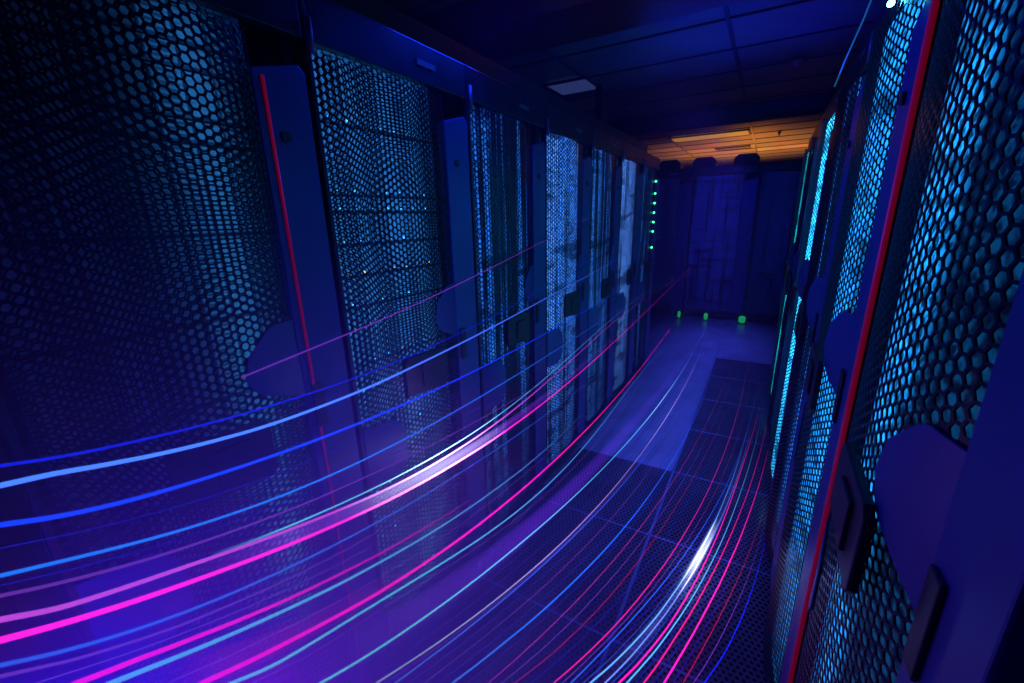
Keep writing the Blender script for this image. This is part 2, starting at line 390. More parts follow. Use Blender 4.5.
def cabinet(loc, rz, label, where, lights, fill=1.0, seed=0, edge=False, servers=True, led='blue', group=None, gaps=(), sx=1., lx={}, pan=None, plain=False, sz=1., up=(0, 0, 0)):
    t = tag(empty('server_cabinet', loc, rz), label, 'server cabinet', group); t.scale = (sx, 1, sz)
    for n, k in (('cabinet_frame', 'carcass'), ('door_frame', 'door_frame'), ('door_stile', 'right_stile'), ('badge', 'badge'), ('lock', 'lock')):
        obj(n, ME[k], t)
    for z in (.20, 1.86): obj('hinge', ME['hinge'], t, (0, 0, z))
    for x in (.05, W - .05): obj('levelling_foot', ME['feet'], t, (x, 0, 0))
    if plain: obj('perforated_panel', ME['perf_plain'], t)
    else:
        obj('perforated_panel', ME['perf'], t); obj('blank_plate', ME['patch_r'], t); obj('blank_plate', ME['patch_l'], t)
        la = obj('latch', ME['latch'], t, up); obj('latch_handle', ME['latch_handle'], la); obj('swing_handle', ME['slot'], t, (0, 0, up[2]))
    if pan: obj('led_panel', interior_glow_panel(**pan), t)  # added panel, its emission stands in for the lit interior
    else: obj('inner_screen', ME['screen'], t, (0, .030, 0))
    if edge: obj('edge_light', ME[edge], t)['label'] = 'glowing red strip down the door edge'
    if lights: inner_light(loc, rz, lights[0], lights[1], sx=sx, **lx)
    rnd = random.Random(seed)
    obj('cable_bundle', BND[seed % 3], t, (.515, .04, 0))
    if not servers: return t
    z = .10; M4 = Matrix.Translation(loc) @ Matrix.Rotation(rz, 4, 'Z')
    while z < 1.90:
        u = rnd.choice((2, 2, 4, 4, 1)); h = SV[u][0]
        while z + h > 1.94 and u > 1: u //= 2; h = SV[u][0]
        if z + h > 1.94: break
        if any(a < z < b for a, b in gaps): z += h; continue
        s = tag(empty('rack_server', M4 @ Vector((.042 * sx, .088, z)), rz), 'pale-faced rack server seen through the door holes of ' + where, 'server', 'rack servers behind the door of ' + where); s.scale = (sx * 1.04, 1, 1)
        obj('server_chassis', SV[u][1], s); obj('bezel', SV[u][2], s); obj('grille', SV[u][3], s)
        if led: obj('indicator_lights', SV[u][4][led if rnd.random() < .8 else 'yellow'], s)
        z += h + .0005
    return t
CYN = (.008, .27, .85); BLU = (.01, .08, 1.); LBL = (.02, .19, 1.); TEAL = (.01, .42, .55)
AL, AR, P0 = -.927, .187, .5
H90 = PI / 2
# ---- left row, front towards the aisle (+x); local x runs away from the camera
LEFT = [
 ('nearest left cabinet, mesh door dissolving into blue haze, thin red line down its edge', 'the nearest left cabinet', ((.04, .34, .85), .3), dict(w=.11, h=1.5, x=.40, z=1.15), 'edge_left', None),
 ('second cabinet from the camera on the left, wide evenly lit blue mesh door', 'the second left cabinet', ((.04, .32, .9), 1.7), dict(h=1.84, w=.45, x=.24), None, None),
 ('third cabinet on the left, mostly dark mesh door with dotted vertical light streaks', '', None, {}, None, dict(col=LBL, s=1.0, thr=.50, streak=34., dark=.02, zlow=.3)),
 ('fourth cabinet on the left, bright blue mesh door with a black latch standing out', '', None, {}, None, dict(col=(.04, .22, 1.), s=1.6, thr=.36)),
 ('fifth cabinet on the left, narrow mesh door between the bright fourth and sixth ones', '', None, {}, None, dict(col=(.03, .2, 1.), s=1.3, thr=.44)),
 ('sixth cabinet on the left, narrow pale blue mesh door', '', None, {}, None, dict(col=(.08, .26, 1.), s=1.7, thr=.38)),
 ('last cabinet of the left row, dark with a column of green lights', '', None, {}, None, dict(col=LBL, s=1.2, thr=.52)),
]
for i, (lab, wh, li, lx, ed, pn) in enumerate(LEFT):
    t = cabinet((AL, .1 + .6 * i, 0), H90, lab, wh, li, seed=i, edge=ed, lx=lx, pan=pn, servers=pn is None, led='blue' if i == 1 else None)
    if i == 6:
        for z in (1.78, 1.68, 1.60, 1.52, 1.44, 1.36, 1.22):
            make('green_lamp', lambda bm: bmesh.ops.create_icosphere(bm, subdivisions=2, radius=.009), M['led_green'], t, (.30, -.044, z))
# ---- right row, front towards the aisle (-x); local x runs towards the camera
RIGHT = [
 ('nearest right cabinet with large glowing cyan oval holes and big navy blank plate', None, dict(col=CYN, s=2.6, thr=.30, xa=.09, xb=.27, zlow=.25, spk=(70., .42, .58))),
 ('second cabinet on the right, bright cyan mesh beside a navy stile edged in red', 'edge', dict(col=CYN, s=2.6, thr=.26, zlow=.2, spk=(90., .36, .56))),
 ('third cabinet on the right, dark mesh with specks of light', None, dict(col=LBL, s=1.8, thr=.50)),
 ('fourth cabinet on the right, its mesh a thick dazzling cyan stripe', None, dict(col=(.02, .42, .9), s=9., thr=.3, zlow=.5)),
 ('fifth cabinet on the right, dark mesh between two cyan stripes', None, dict(col=LBL, s=1.2, thr=.50)),
 ('sixth cabinet on the right, its mesh a thin teal stripe beside the dark end row', None, dict(col=TEAL, s=7., thr=.3, zlow=.5)),
]
YR = .35
for i, (lab, ed, pn) in enumerate(RIGHT):
    t = cabinet((AR, YR + .6 * (i + 1), 0), -H90, lab, '', None, seed=20 + i, edge=ed, pan=pn, servers=False, up=(.02, 0, .055))
    if i == 1:
        make('lamp_bulb', lambda bm: bmesh.ops.create_icosphere(bm, subdivisions=2, radius=.006), tube_light('bulb_glow', (.1, .8, 1.), 30.), t, (.36, -.036, 1.875))
# ---- back row across the end of the aisle
for i, (x, lab, s_) in enumerate([(-1.78, 'dark cabinet of the end row, leftmost, behind the end of the left row', .06),
                        (-.97, 'blue-lit middle cabinet of the end row closing the aisle, faint vertical streaks', .28),
                        (-.16, 'dark cabinet of the end row, rightmost, beside the right row', .10)]):
    cabinet((x, 6.75, 0), 0, lab, '', None, seed=40 + i, servers=False, sx=1.35, sz=1.06, plain=True, pan=dict(col=(.01, .03, 1.), s=s_, thr=.36, streak=30.))
def fanbox(bm):
    prism(bm, [(0, 0), (.30, 0), (.30, .08), (.25, .13), (.05, .13), (0, .08)], 0, .3, .006)
me = mesh_of('fan_box', fanbox, M['black'])
for x, lab in ((-1.48, 'black vent box on the end row, leftmost of the three'), (-1.02, 'black vent box on the end row, middle of the three'), (-.50, 'black vent box on the end row, rightmost of the three')):
    tag(obj('vent_box', me, None, (x, 6.80, H * 1.06)), lab, 'vent box')
# ------------------------------------------------------------------ overhead
def ladder(y0, y1, x0, x1, z):
    def f(bm):
        box(bm, x0, x0 + .02, y0, y1, z, z + .10, .002); box(bm, x1 - .02, x1, y0, y1, z, z + .10, .002)
        y = y0 + .1
        while y < y1: box(bm, x0 + .02, x1 - .02, y, y + .025, z + .01, z + .03); y += .25
    return f
tr = tag(make('cable_tray', ladder(-.2, 4.2, -1.50, -1.02, H + .001), M['tray']), 'black ladder cable tray lying along the tops of the left cabinets', 'cable tray')
tr2 = tag(make('cable_tray', ladder(-.2, 4.0, .30, .75, H + .001), M['tray']), 'black ladder cable tray lying along the tops of the right cabinets', 'cable tray')
def top_cables(x0, n, y1, z):
    def f(bm):
        r = random.Random(n)
        for k in range(n):
            x = x0 + k * .035; ph = r.random() * 6
            tube(bm, [(x + .02 * math.sin(ph + y * 1.3), -.15 + y * (y1 / 16), z + r.uniform(0, .02)) for y in range(17)], .010, 6)
    return f
tag(make('cable_run', top_cables(-1.42, 9, 4.2, H + .05), M['cable']), 'bundle of dark cables lying in the tray over the left cabinets', 'cables')
def header(bm):
    box(bm, -1.6, .9, 4.25, 4.33, 2.215, 2.34, .004); box(bm, -1.6, .9, 4.24, 4.34, 2.33, 2.35)
    for x in (-1.55, .8): box(bm, x, x + .05, 4.27, 4.31, 2.349, ZC - .012)
tag(make('header_beam', header, M['beam']), 'black header beam hung across the aisle in front of the orange ceiling', 'beam')
tag(make('ceiling_beam', lambda bm: box(bm, -2.6, 2.0, 2.35, 2.78, 2.52, ZC - .0125, .005), M['beam_red']), 'dark reddish-brown boxed beam across the ceiling at the top of the view', 'beam')
def fixture(x, y, lab, col, s, w=.56, l=.56):
    t = tag(empty('ceiling_light', (x, y, ZC - .0125)), lab, 'ceiling light')
    def fr(bm):
        box(bm, 0, w, 0, .02, -.02, 0); box(bm, 0, w, l - .02, l, -.02, 0); box(bm, 0, .02, .02, l - .02, -.02, 0); box(bm, w - .02, w, .02, l - .02, -.02, 0)
    make('light_frame', fr, M['grid'], t)
    make('diffuser', lambda bm: box(bm, .02, w - .02, .02, l - .02, -.012, -.004), mat('diffuser', (.12, .14, .16), .4, 0, col, s), t)
fixture(-1.95, 3.98, 'small square pale blue ceiling light above the left cabinets', (.10, .16, .6), .16, .42, .42)
fixture(-1.55, 7.72, 'long yellow-orange ceiling light just beyond the black header beam', (1, .42, .03), .3, 1.14, .5)
fixture(-1.30, 1.95, 'bright blue ceiling light cut by the top edge, left of the reddish beam', (.05, .15, 1), .6, 1.14, .3)
def grillev(bm):
    box(bm, 0, .6, 0, .02, -.02, 0); box(bm, 0, .6, .38, .40, -.02, 0)
    for x in range(12): box(bm, .01 + x * .05, .03 + x * .05, .02, .38, -.016, -.002)
tag(make('ceiling_vent', grillev, M['black'], None, (-1.05, 9.5, ZC - .0125)), 'dark slotted ceiling vent in the orange-lit ceiling beyond the beam', 'vent')
def detector(bm):
    tube(bm, [(0, 0, 0), (0, 0, -.02), (0, 0, -.045), (0, 0, -.06)], [.055, .055, .035, .012], 16)
tag(make('smoke_detector', detector, mat('detector_plastic', (.3, .14, .08), .5), None, (0.05, 4.6, ZC - .0125)), 'small round smoke detector on the dark blue ceiling right of centre', 'smoke detector')
tag(make('sprinkler', lambda bm: tube(bm, [(0, 0, 0), (0, 0, -.03), (0, 0, -.05), (0, 0, -.055)], [.03, .012, .008, .03], 10), M['black'], None, (-.02, 8.3, ZC - .0125)), 'sprinkler head hanging below the orange-lit ceiling', 'sprinkler')
tag(make('hanging_cable', lambda bm: tube(bm, [(.36, 3.0, 2.69), (.33, 3.06, 2.60), (.30, 3.15, 2.45), (.26, 3.28, 2.3), (.24, 3.4, 2.2)], .004, 8), mat('cyan_cable', (.1, .4, .7), .3, 0, (.02, .3, .8), .25)), 'thin cyan cable hanging from the ceiling above the right cabinets', 'cable')  # thin curved tube with cyan emission of its own
# ------------------------------------------------------------------ small things at the foot of the end row
for x, r, lab in ((-.16, .045, 'larger green lamp glowing on the floor at the foot of the end row'), (-.63, .028, 'smaller green lamp on the floor left of the larger one'), (-1.0, .022, 'tiny green lamp on the floor near the end of the left row')):
    t = tag(empty('floor_lamp', (x, 6.64, 0)), lab, 'lamp')
    make('lamp_base', lambda bm: tube(bm, [(0, 0, 0), (0, 0, .012)], r * 1.2, 16), M['black'], t)
    make('lamp_body', lambda bm: tube(bm, [(0, 0, .012), (0, 0, .04), (0, 0, .085), (0, 0, .1)], [r * .8, r, r, r * .7], 16), M['green'], t)
tag(make('floor_cable', lambda bm: tube(bm, [(-.60 + .055 * k, 6.60 + .02 * math.sin(k * 1.7), .008 + .012 * (1 + math.sin(k * 1.3))) for k in range(8)], .006, 6), mat('grey_cable', (.25, .3, .4), .4)), 'short loose grey cable lying between the two green floor lamps', 'cable')
# ------------------------------------------------------------------ strands of light
STRANDS = [
  ["faint violet light strand, highest of all, crossing the third left cabinet",[[-0.8,0.587,1.254],[-0.8,0.658,1.261],[-0.8,0.737,1.27],[-0.8,0.825,1.281],[-0.8,0.926,1.295],[-0.8,1.041,1.312],[-0.8,1.174,1.333],[-0.8,1.33,1.358],[-0.8,1.515,1.388],[-0.8,1.739,1.424],[-0.8,2.014,1.469],[-0.8,2.362,1.525],[-0.8,2.818,1.598],[-0.8,3.44,1.695]],[1.0,1.0,1.0,1.0,1.0,1.0,0.98,0.85,0.71,0.58,0.45,0.32,0.18,0.05],0.0018,[0.07,0.011,0.224]],
  ["dim deep blue light strand just above the bright blue topmost one at the left edge",[[-0.8,0.076,1.217],[-0.8,0.117,1.205],[-0.8,0.164,1.194],[-0.8,0.219,1.184],[-0.8,0.283,1.174],[-0.8,0.359,1.165],[-0.8,0.45,1.157],[-0.8,0.561,1.15],[-0.8,0.697,1.147],[-0.8,0.867,1.15],[-0.8,1.083,1.161],[-0.8,1.368,1.184],[-0.8,1.761,1.222],[-0.8,2.347,1.276]],[1.0,1.0,1.0,1.0,1.0,1.0,0.98,0.85,0.71,0.58,0.45,0.32,0.18,0.05],0.0026,[0.003,0.007,0.525]],
  ["thick clear blue light strand leaving the left edge above all other bright ones",[[-0.8,0.07,1.192],[-0.8,0.116,1.182],[-0.8,0.169,1.167],[-0.8,0.233,1.151],[-0.8,0.309,1.136],[-0.8,0.401,1.123],[-0.8,0.514,1.115],[-0.8,0.654,1.111],[-0.8,0.832,1.115],[-0.8,1.066,1.125],[-0.8,1.385,1.144],[-0.8,1.847,1.176],[-0.8,2.58,1.227],[-0.8,3.921,1.321]],[1.0,1.0,1.0,1.0,1.0,1.0,0.98,0.85,0.71,0.58,0.45,0.32,0.18,0.05],0.004,[0.055,0.143,1.1]],
  ["royal blue light strand, second bright one down the left edge",[[-0.79,0.057,1.146],[-0.79,0.103,1.126],[-0.79,0.158,1.108],[-0.79,0.224,1.092],[-0.79,0.303,1.077],[-0.79,0.399,1.062],[-0.79,0.519,1.047],[-0.79,0.671,1.033],[-0.79,0.869,1.021],[-0.79,1.137,1.013],[-0.79,1.513,1.01],[-0.79,2.082,1.017],[-0.79,3.033,1.043],[-0.79,4.95,1.107]],[1.0,1.0,1.0,1.0,1.0,1.0,0.98,0.85,0.71,0.58,0.45,0.32,0.18,0.05],0.0038,[0.005,0.03,1.0]],
  ["thin azure light strand, third bright one down the left edge",[[-0.8,0.042,1.075],[-0.8,0.09,1.056],[-0.8,0.147,1.034],[-0.8,0.216,1.01],[-0.8,0.3,0.986],[-0.8,0.402,0.963],[-0.8,0.531,0.942],[-0.8,0.693,0.925],[-0.8,0.906,0.911],[-0.8,1.193,0.901],[-0.8,1.602,0.895],[-0.8,2.23,0.895],[-0.8,3.319,0.901],[-0.8,5.671,0.928]],[1.0,1.0,1.0,1.0,1.0,1.0,0.98,0.85,0.71,0.58,0.45,0.32,0.18,0.05],0.003,[0.009,0.108,0.9]],
  ["faint violet light strand between the azure one and the pink pair",[[-0.78,0.034,1.06],[-0.78,0.077,1.039],[-0.78,0.127,1.018],[-0.78,0.186,0.996],[-0.78,0.257,0.974],[-0.78,0.342,0.951],[-0.78,0.446,0.927],[-0.78,0.575,0.903],[-0.78,0.739,0.877],[-0.78,0.953,0.851],[-0.78,1.241,0.823],[-0.78,1.648,0.794],[-0.779,2.262,0.764],[-0.779,3.285,0.73]],[1.0,1.0,1.0,1.0,1.0,1.0,0.98,0.85,0.71,0.58,0.45,0.32,0.18,0.05],0.0028,[0.087,0.014,0.28]],
  ["thin cyan light strand riding on the upper edge of the pink pair",[[-0.8,0.255,0.932],[-0.8,0.322,0.909],[-0.8,0.399,0.888],[-0.8,0.489,0.867],[-0.8,0.596,0.845],[-0.8,0.726,0.823],[-0.8,0.884,0.803],[-0.8,1.076,0.788],[-0.8,1.311,0.783],[-0.8,1.602,0.791],[-0.8,1.973,0.816],[-0.8,2.474,0.852],[-0.8,3.248,0.884],[-0.8,4.768,0.86]],[1.0,1.0,1.0,1.0,1.02,1.77,3.75,1.93,0.76,0.58,0.45,0.32,0.18,0.05],0.0022,[0.072,0.288,0.8]],
  ["pink light strand turning violet at the left edge, upper one of the pink pair",[[-0.79,0.027,1.023],[-0.79,0.075,0.995],[-0.79,0.131,0.973],[-0.79,0.198,0.95],[-0.79,0.279,0.923],[-0.79,0.38,0.891],[-0.79,0.509,0.855],[-0.79,0.673,0.817],[-0.79,0.885,0.786],[-0.79,1.163,0.768],[-0.79,1.533,0.772],[-0.79,2.055,0.803],[-0.79,2.894,0.847],[-0.79,4.711,0.837]],[1.0,1.0,1.0,1.0,1.0,1.0,1.0,1.74,3.46,1.14,0.46,0.32,0.18,0.05],0.0042,[0.44,0.04,0.68]],
  ["thick hot pink light strand, lower one of the pink pair from the left edge",[[-0.8,0.021,0.989],[-0.8,0.071,0.964],[-0.8,0.13,0.938],[-0.8,0.202,0.91],[-0.8,0.29,0.879],[-0.8,0.399,0.844],[-0.8,0.539,0.806],[-0.799,0.72,0.766],[-0.799,0.96,0.728],[-0.799,1.287,0.695],[-0.799,1.75,0.676],[-0.799,2.444,0.681],[-0.799,3.59,0.724],[-0.8,5.874,0.834]],[1.0,1.0,1.0,1.0,1.0,1.0,1.0,1.84,3.39,0.95,0.45,0.32,0.18,0.05],0.0048,[1.1,0.011,0.825]],
  ["blue light strand running just beneath the pink pair",[[-0.8,0.013,0.955],[-0.8,0.058,0.925],[-0.8,0.112,0.895],[-0.8,0.176,0.865],[-0.8,0.253,0.835],[-0.8,0.346,0.805],[-0.8,0.461,0.774],[-0.799,0.605,0.742],[-0.799,0.789,0.708],[-0.799,1.031,0.673],[-0.798,1.36,0.635],[-0.797,1.831,0.596],[-0.796,2.547,0.556],[-0.795,3.748,0.52]],[1.0,1.0,1.0,1.0,1.0,1.0,0.98,0.85,0.71,0.58,0.45,0.32,0.18,0.05],0.0032,[0.014,0.063,0.7]],
  ["dim mauve light strand beneath the blue one at the lower left corner",[[-0.78,0.009,0.954],[-0.78,0.039,0.933],[-0.78,0.072,0.911],[-0.78,0.11,0.89],[-0.78,0.153,0.868],[-0.78,0.201,0.846],[-0.78,0.257,0.825],[-0.78,0.32,0.803],[-0.78,0.393,0.78],[-0.779,0.478,0.758],[-0.779,0.578,0.735],[-0.779,0.696,0.711],[-0.779,0.837,0.686],[-0.779,1.009,0.661]],[1.0,1.0,1.0,1.0,1.0,1.0,0.98,0.85,0.71,0.58,0.45,0.32,0.18,0.05],0.0026,[0.1,0.016,0.32]],
  ["magenta light strand ending early, leaving the bottom edge furthest to the left",[[-0.8,0.065,0.858],[-0.8,0.097,0.843],[-0.8,0.133,0.827],[-0.8,0.172,0.808],[-0.8,0.216,0.788],[-0.799,0.266,0.766],[-0.799,0.321,0.743],[-0.799,0.384,0.718],[-0.799,0.456,0.693],[-0.799,0.538,0.666],[-0.798,0.632,0.638],[-0.798,0.742,0.609],[-0.797,0.87,0.579],[-0.796,1.022,0.547]],[1.0,1.0,1.0,1.0,1.0,1.0,0.98,0.85,0.71,0.58,0.45,0.32,0.18,0.05],0.0046,[0.95,0.005,0.589]],
  ["light blue strand paired beneath the magenta one in the lower left corner",[[-0.8,0.097,0.819],[-0.8,0.143,0.797],[-0.8,0.195,0.772],[-0.799,0.255,0.746],[-0.799,0.325,0.717],[-0.799,0.407,0.685],[-0.798,0.504,0.651],[-0.798,0.62,0.615],[-0.797,0.759,0.576],[-0.795,0.928,0.537],[-0.794,1.136,0.498],[-0.791,1.394,0.461],[-0.789,1.72,0.431],[-0.788,2.136,0.415]],[1.0,1.0,1.0,1.0,1.0,1.0,0.98,0.85,0.71,0.58,0.45,0.32,0.18,0.05],0.0046,[0.068,0.238,0.85]],
  ["brightest crimson-pink light strand, skirting the whole base of the left cabinets",[[-0.799,0.198,0.693],[-0.798,0.272,0.658],[-0.798,0.36,0.62],[-0.797,0.466,0.578],[-0.795,0.595,0.533],[-0.793,0.753,0.488],[-0.79,0.95,0.442],[-0.786,1.198,0.398],[-0.781,1.518,0.356],[-0.775,1.939,0.32],[-0.769,2.515,0.295],[-0.768,3.341,0.288],[-0.775,4.6,0.323]],[1.0,1.0,1.0,1.0,1.0,1.0,0.98,0.85,0.71,0.58,0.45,0.32,0.18],0.0052,[1.15,0.003,0.632]],
  ["light blue strand paired beneath the brightest crimson-pink one",[[-0.798,0.239,0.642],[-0.797,0.311,0.602],[-0.797,0.391,0.571],[-0.796,0.485,0.54],[-0.794,0.596,0.504],[-0.791,0.732,0.46],[-0.787,0.899,0.408],[-0.78,1.104,0.353],[-0.771,1.352,0.303],[-0.761,1.653,0.265],[-0.754,2.027,0.244],[-0.754,2.506,0.242],[-0.757,3.161,0.253],[-0.754,4.158,0.243]],[1.0,1.0,1.0,1.0,1.0,1.0,0.98,0.85,0.71,0.58,0.45,0.32,0.18,0.05],0.004,[0.072,0.288,0.9]],
  ["pale cyan light strand down the middle of the floor, brightest of the cyan ones",[[-0.791,0.398,0.448],[-0.787,0.493,0.405],[-0.782,0.601,0.363],[-0.775,0.728,0.321],[-0.765,0.877,0.279],[-0.752,1.054,0.237],[-0.734,1.263,0.198],[-0.709,1.512,0.162],[-0.677,1.812,0.133],[-0.639,2.178,0.112],[-0.598,2.644,0.098],[-0.559,3.269,0.09],[-0.531,4.184,0.087],[-0.534,5.697,0.087]],[1.0,1.0,1.0,1.0,1.0,1.0,0.98,0.85,0.71,0.59,0.87,1.32,0.28,0.05],0.0036,[0.085,0.361,0.95]],
  ["lilac light strand right of the brightest cyan one on the floor",[[-0.767,0.529,0.302],[-0.755,0.627,0.265],[-0.74,0.737,0.228],[-0.72,0.862,0.196],[-0.696,1.001,0.168],[-0.667,1.158,0.146],[-0.634,1.336,0.129],[-0.599,1.54,0.118],[-0.563,1.78,0.111],[-0.528,2.072,0.106],[-0.496,2.437,0.104],[-0.468,2.914,0.102],[-0.449,3.572,0.102],[-0.446,4.55,0.102]],[1.0,1.0,1.0,1.0,1.0,1.0,0.98,0.85,0.71,0.58,0.53,1.12,0.83,0.09],0.0028,[0.3,0.188,0.675]],
  ["deep blue light strand close against the lilac one",[[-0.756,0.578,0.247],[-0.744,0.675,0.218],[-0.728,0.783,0.189],[-0.709,0.905,0.162],[-0.685,1.042,0.139],[-0.657,1.195,0.12],[-0.625,1.368,0.106],[-0.59,1.565,0.096],[-0.552,1.795,0.089],[-0.514,2.069,0.085],[-0.476,2.406,0.083],[-0.438,2.834,0.081],[-0.404,3.403,0.081],[-0.374,4.206,0.08]],[1.0,1.0,1.0,1.0,1.0,1.0,0.98,0.85,0.71,0.58,0.45,0.32,0.18,0.05],0.003,[0.016,0.064,0.8]],
  ["vivid blue light strand alone over the middle of the floor",[[-0.672,0.719,0.13],[-0.643,0.818,0.114],[-0.611,0.927,0.102],[-0.574,1.048,0.093],[-0.536,1.183,0.087],[-0.496,1.336,0.084],[-0.455,1.511,0.082],[-0.415,1.717,0.081],[-0.377,1.962,0.08],[-0.342,2.263,0.08],[-0.312,2.643,0.08],[-0.29,3.143,0.08],[-0.284,3.839,0.08],[-0.303,4.881,0.08]],[1.0,1.0,1.0,1.0,1.0,1.0,0.98,0.85,0.71,0.58,0.45,0.32,0.18,0.05],0.0032,[0.009,0.095,0.95]],
  ["thin plum light strand right of the lone vivid blue one",[[-0.59,0.79,0.096],[-0.559,0.887,0.09],[-0.526,0.995,0.086],[-0.491,1.115,0.084],[-0.455,1.251,0.082],[-0.418,1.406,0.081],[-0.38,1.587,0.08],[-0.342,1.798,0.08],[-0.304,2.052,0.08],[-0.265,2.361,0.08],[-0.228,2.75,0.08],[-0.192,3.256,0.08],[-0.159,3.943,0.08],[-0.132,4.938,0.08]],[1.0,1.0,1.0,1.0,1.0,1.0,0.98,0.85,0.71,0.58,0.45,0.32,0.18,0.05],0.0018,[0.225,0.009,0.18]],
  ["thin dull red light strand over the dark floor tiles",[[-0.52,0.84,0.086],[-0.484,0.923,0.083],[-0.448,1.013,0.082],[-0.414,1.113,0.081],[-0.38,1.224,0.08],[-0.348,1.348,0.08],[-0.316,1.489,0.08],[-0.285,1.65,0.08],[-0.254,1.837,0.08],[-0.222,2.056,0.08],[-0.19,2.317,0.08],[-0.157,2.634,0.08],[-0.122,3.026,0.08],[-0.082,3.525,0.08]],[1.0,1.0,1.0,1.0,1.0,1.0,0.98,0.85,0.71,0.58,0.45,0.32,0.18,0.05],0.0016,[0.22,0.002,0.048]],
  ["magenta light strand, leftmost of the bright bundle beside the right cabinets",[[-0.414,0.903,0.081],[-0.376,0.994,0.08],[-0.338,1.094,0.08],[-0.3,1.206,0.08],[-0.263,1.333,0.08],[-0.227,1.477,0.08],[-0.191,1.643,0.08],[-0.157,1.836,0.08],[-0.123,2.065,0.08],[-0.092,2.342,0.08],[-0.063,2.684,0.08],[-0.037,3.119,0.08],[-0.018,3.694,0.08],[-0.008,4.492,0.08]],[1.0,1.0,1.0,1.0,1.0,1.0,0.98,0.85,0.71,0.58,0.45,0.32,0.18,0.05],0.0022,[0.56,0.007,0.28]],
  ["blue light strand left of the floor bundle with the pale hot spot",[[-0.362,0.917,0.1],[-0.33,1.003,0.1],[-0.297,1.098,0.1],[-0.262,1.203,0.1],[-0.225,1.321,0.1],[-0.187,1.453,0.1],[-0.149,1.602,0.1],[-0.11,1.774,0.1],[-0.071,1.974,0.1],[-0.033,2.21,0.1],[0.002,2.495,0.1],[0.035,2.848,0.1],[0.062,3.301,0.1],[0.08,3.905,0.1]],[1.0,1.0,1.0,1.0,1.0,1.0,0.98,0.85,0.71,0.58,0.45,0.32,0.18,0.05],0.0022,[0.014,0.063,0.7]],
  ["light blue strand with the pale hot spot, upper left of its bundle",[[-0.314,0.959,0.08],[-0.28,1.032,0.08],[-0.247,1.112,0.08],[-0.215,1.199,0.08],[-0.184,1.295,0.08],[-0.155,1.402,0.08],[-0.126,1.521,0.08],[-0.099,1.656,0.08],[-0.072,1.808,0.08],[-0.046,1.982,0.08],[-0.022,2.183,0.08],[0.002,2.418,0.08],[0.023,2.696,0.08],[0.043,3.03,0.08]],[1.0,1.0,1.0,1.0,1.0,1.0,1.27,3.15,2.62,0.75,0.45,0.32,0.18,0.05],0.0028,[0.09,0.27,0.9]],
  ["pale violet-blue strand in the middle of the bundle with the hot spot",[[-0.269,0.969,0.1],[-0.239,1.043,0.1],[-0.21,1.124,0.1],[-0.182,1.213,0.1],[-0.153,1.311,0.1],[-0.126,1.419,0.1],[-0.098,1.541,0.1],[-0.072,1.677,0.1],[-0.046,1.831,0.1],[-0.02,2.008,0.1],[0.004,2.212,0.1],[0.027,2.452,0.1],[0.049,2.737,0.1],[0.069,3.083,0.1]],[1.0,1.0,1.0,1.0,1.0,1.18,2.9,3.1,1.0,0.59,0.45,0.32,0.18,0.05],0.0024,[0.12,0.16,0.8]],
  ["bright magenta strand right of the pale hot spot on the floor",[[-0.235,1.004,0.08],[-0.202,1.083,0.08],[-0.172,1.168,0.08],[-0.143,1.262,0.08],[-0.117,1.366,0.08],[-0.092,1.481,0.08],[-0.068,1.611,0.08],[-0.045,1.758,0.08],[-0.022,1.926,0.08],[-0.0,2.12,0.08],[0.022,2.346,0.08],[0.046,2.612,0.08],[0.072,2.931,0.08],[0.1,3.32,0.08]],[1.0,1.0,1.0,1.0,1.0,1.0,0.98,0.85,0.71,0.58,0.45,0.32,0.18,0.05],0.0028,[0.95,0.009,0.475]],
  ["light blue strand doubling the bright magenta one over the floor",[[-0.213,1.016,0.08],[-0.184,1.093,0.08],[-0.155,1.176,0.08],[-0.128,1.267,0.08],[-0.101,1.366,0.08],[-0.075,1.476,0.08],[-0.05,1.599,0.08],[-0.025,1.737,0.08],[-0.001,1.893,0.08],[0.022,2.072,0.08],[0.045,2.278,0.08],[0.069,2.52,0.08],[0.092,2.807,0.08],[0.115,3.153,0.08]],[1.0,1.0,1.0,1.0,1.0,1.0,0.98,0.85,0.71,0.58,0.45,0.32,0.18,0.05],0.0026,[0.064,0.28,0.8]],
  ["crimson strand second from the right of the bright floor bundle",[[-0.164,1.028,0.1],[-0.14,1.105,0.1],[-0.117,1.19,0.1],[-0.093,1.282,0.1],[-0.068,1.384,0.1],[-0.044,1.496,0.1],[-0.019,1.622,0.1],[0.006,1.763,0.1],[0.031,1.922,0.1],[0.057,2.105,0.1],[0.083,2.316,0.1],[0.109,2.564,0.1],[0.135,2.859,0.1],[0.162,3.217,0.1]],[1.0,1.0,1.0,1.0,1.0,1.0,0.98,0.85,0.71,0.58,0.45,0.32,0.18,0.05],0.0026,[0.637,0.007,0.225]],
  ["bright pink strand, rightmost of the bright floor bundle",[[-0.111,1.073,0.08],[-0.093,1.143,0.08],[-0.074,1.219,0.08],[-0.054,1.301,0.08],[-0.034,1.39,0.08],[-0.013,1.487,0.08],[0.009,1.594,0.08],[0.03,1.712,0.08],[0.053,1.842,0.08],[0.075,1.988,0.08],[0.098,2.153,0.08],[0.121,2.34,0.08],[0.144,2.554,0.08],[0.166,2.804,0.08]],[1.0,1.0,1.0,1.0,1.0,1.0,0.98,0.85,0.71,0.58,0.45,0.32,0.18,0.05],0.003,[0.95,0.009,0.475]],
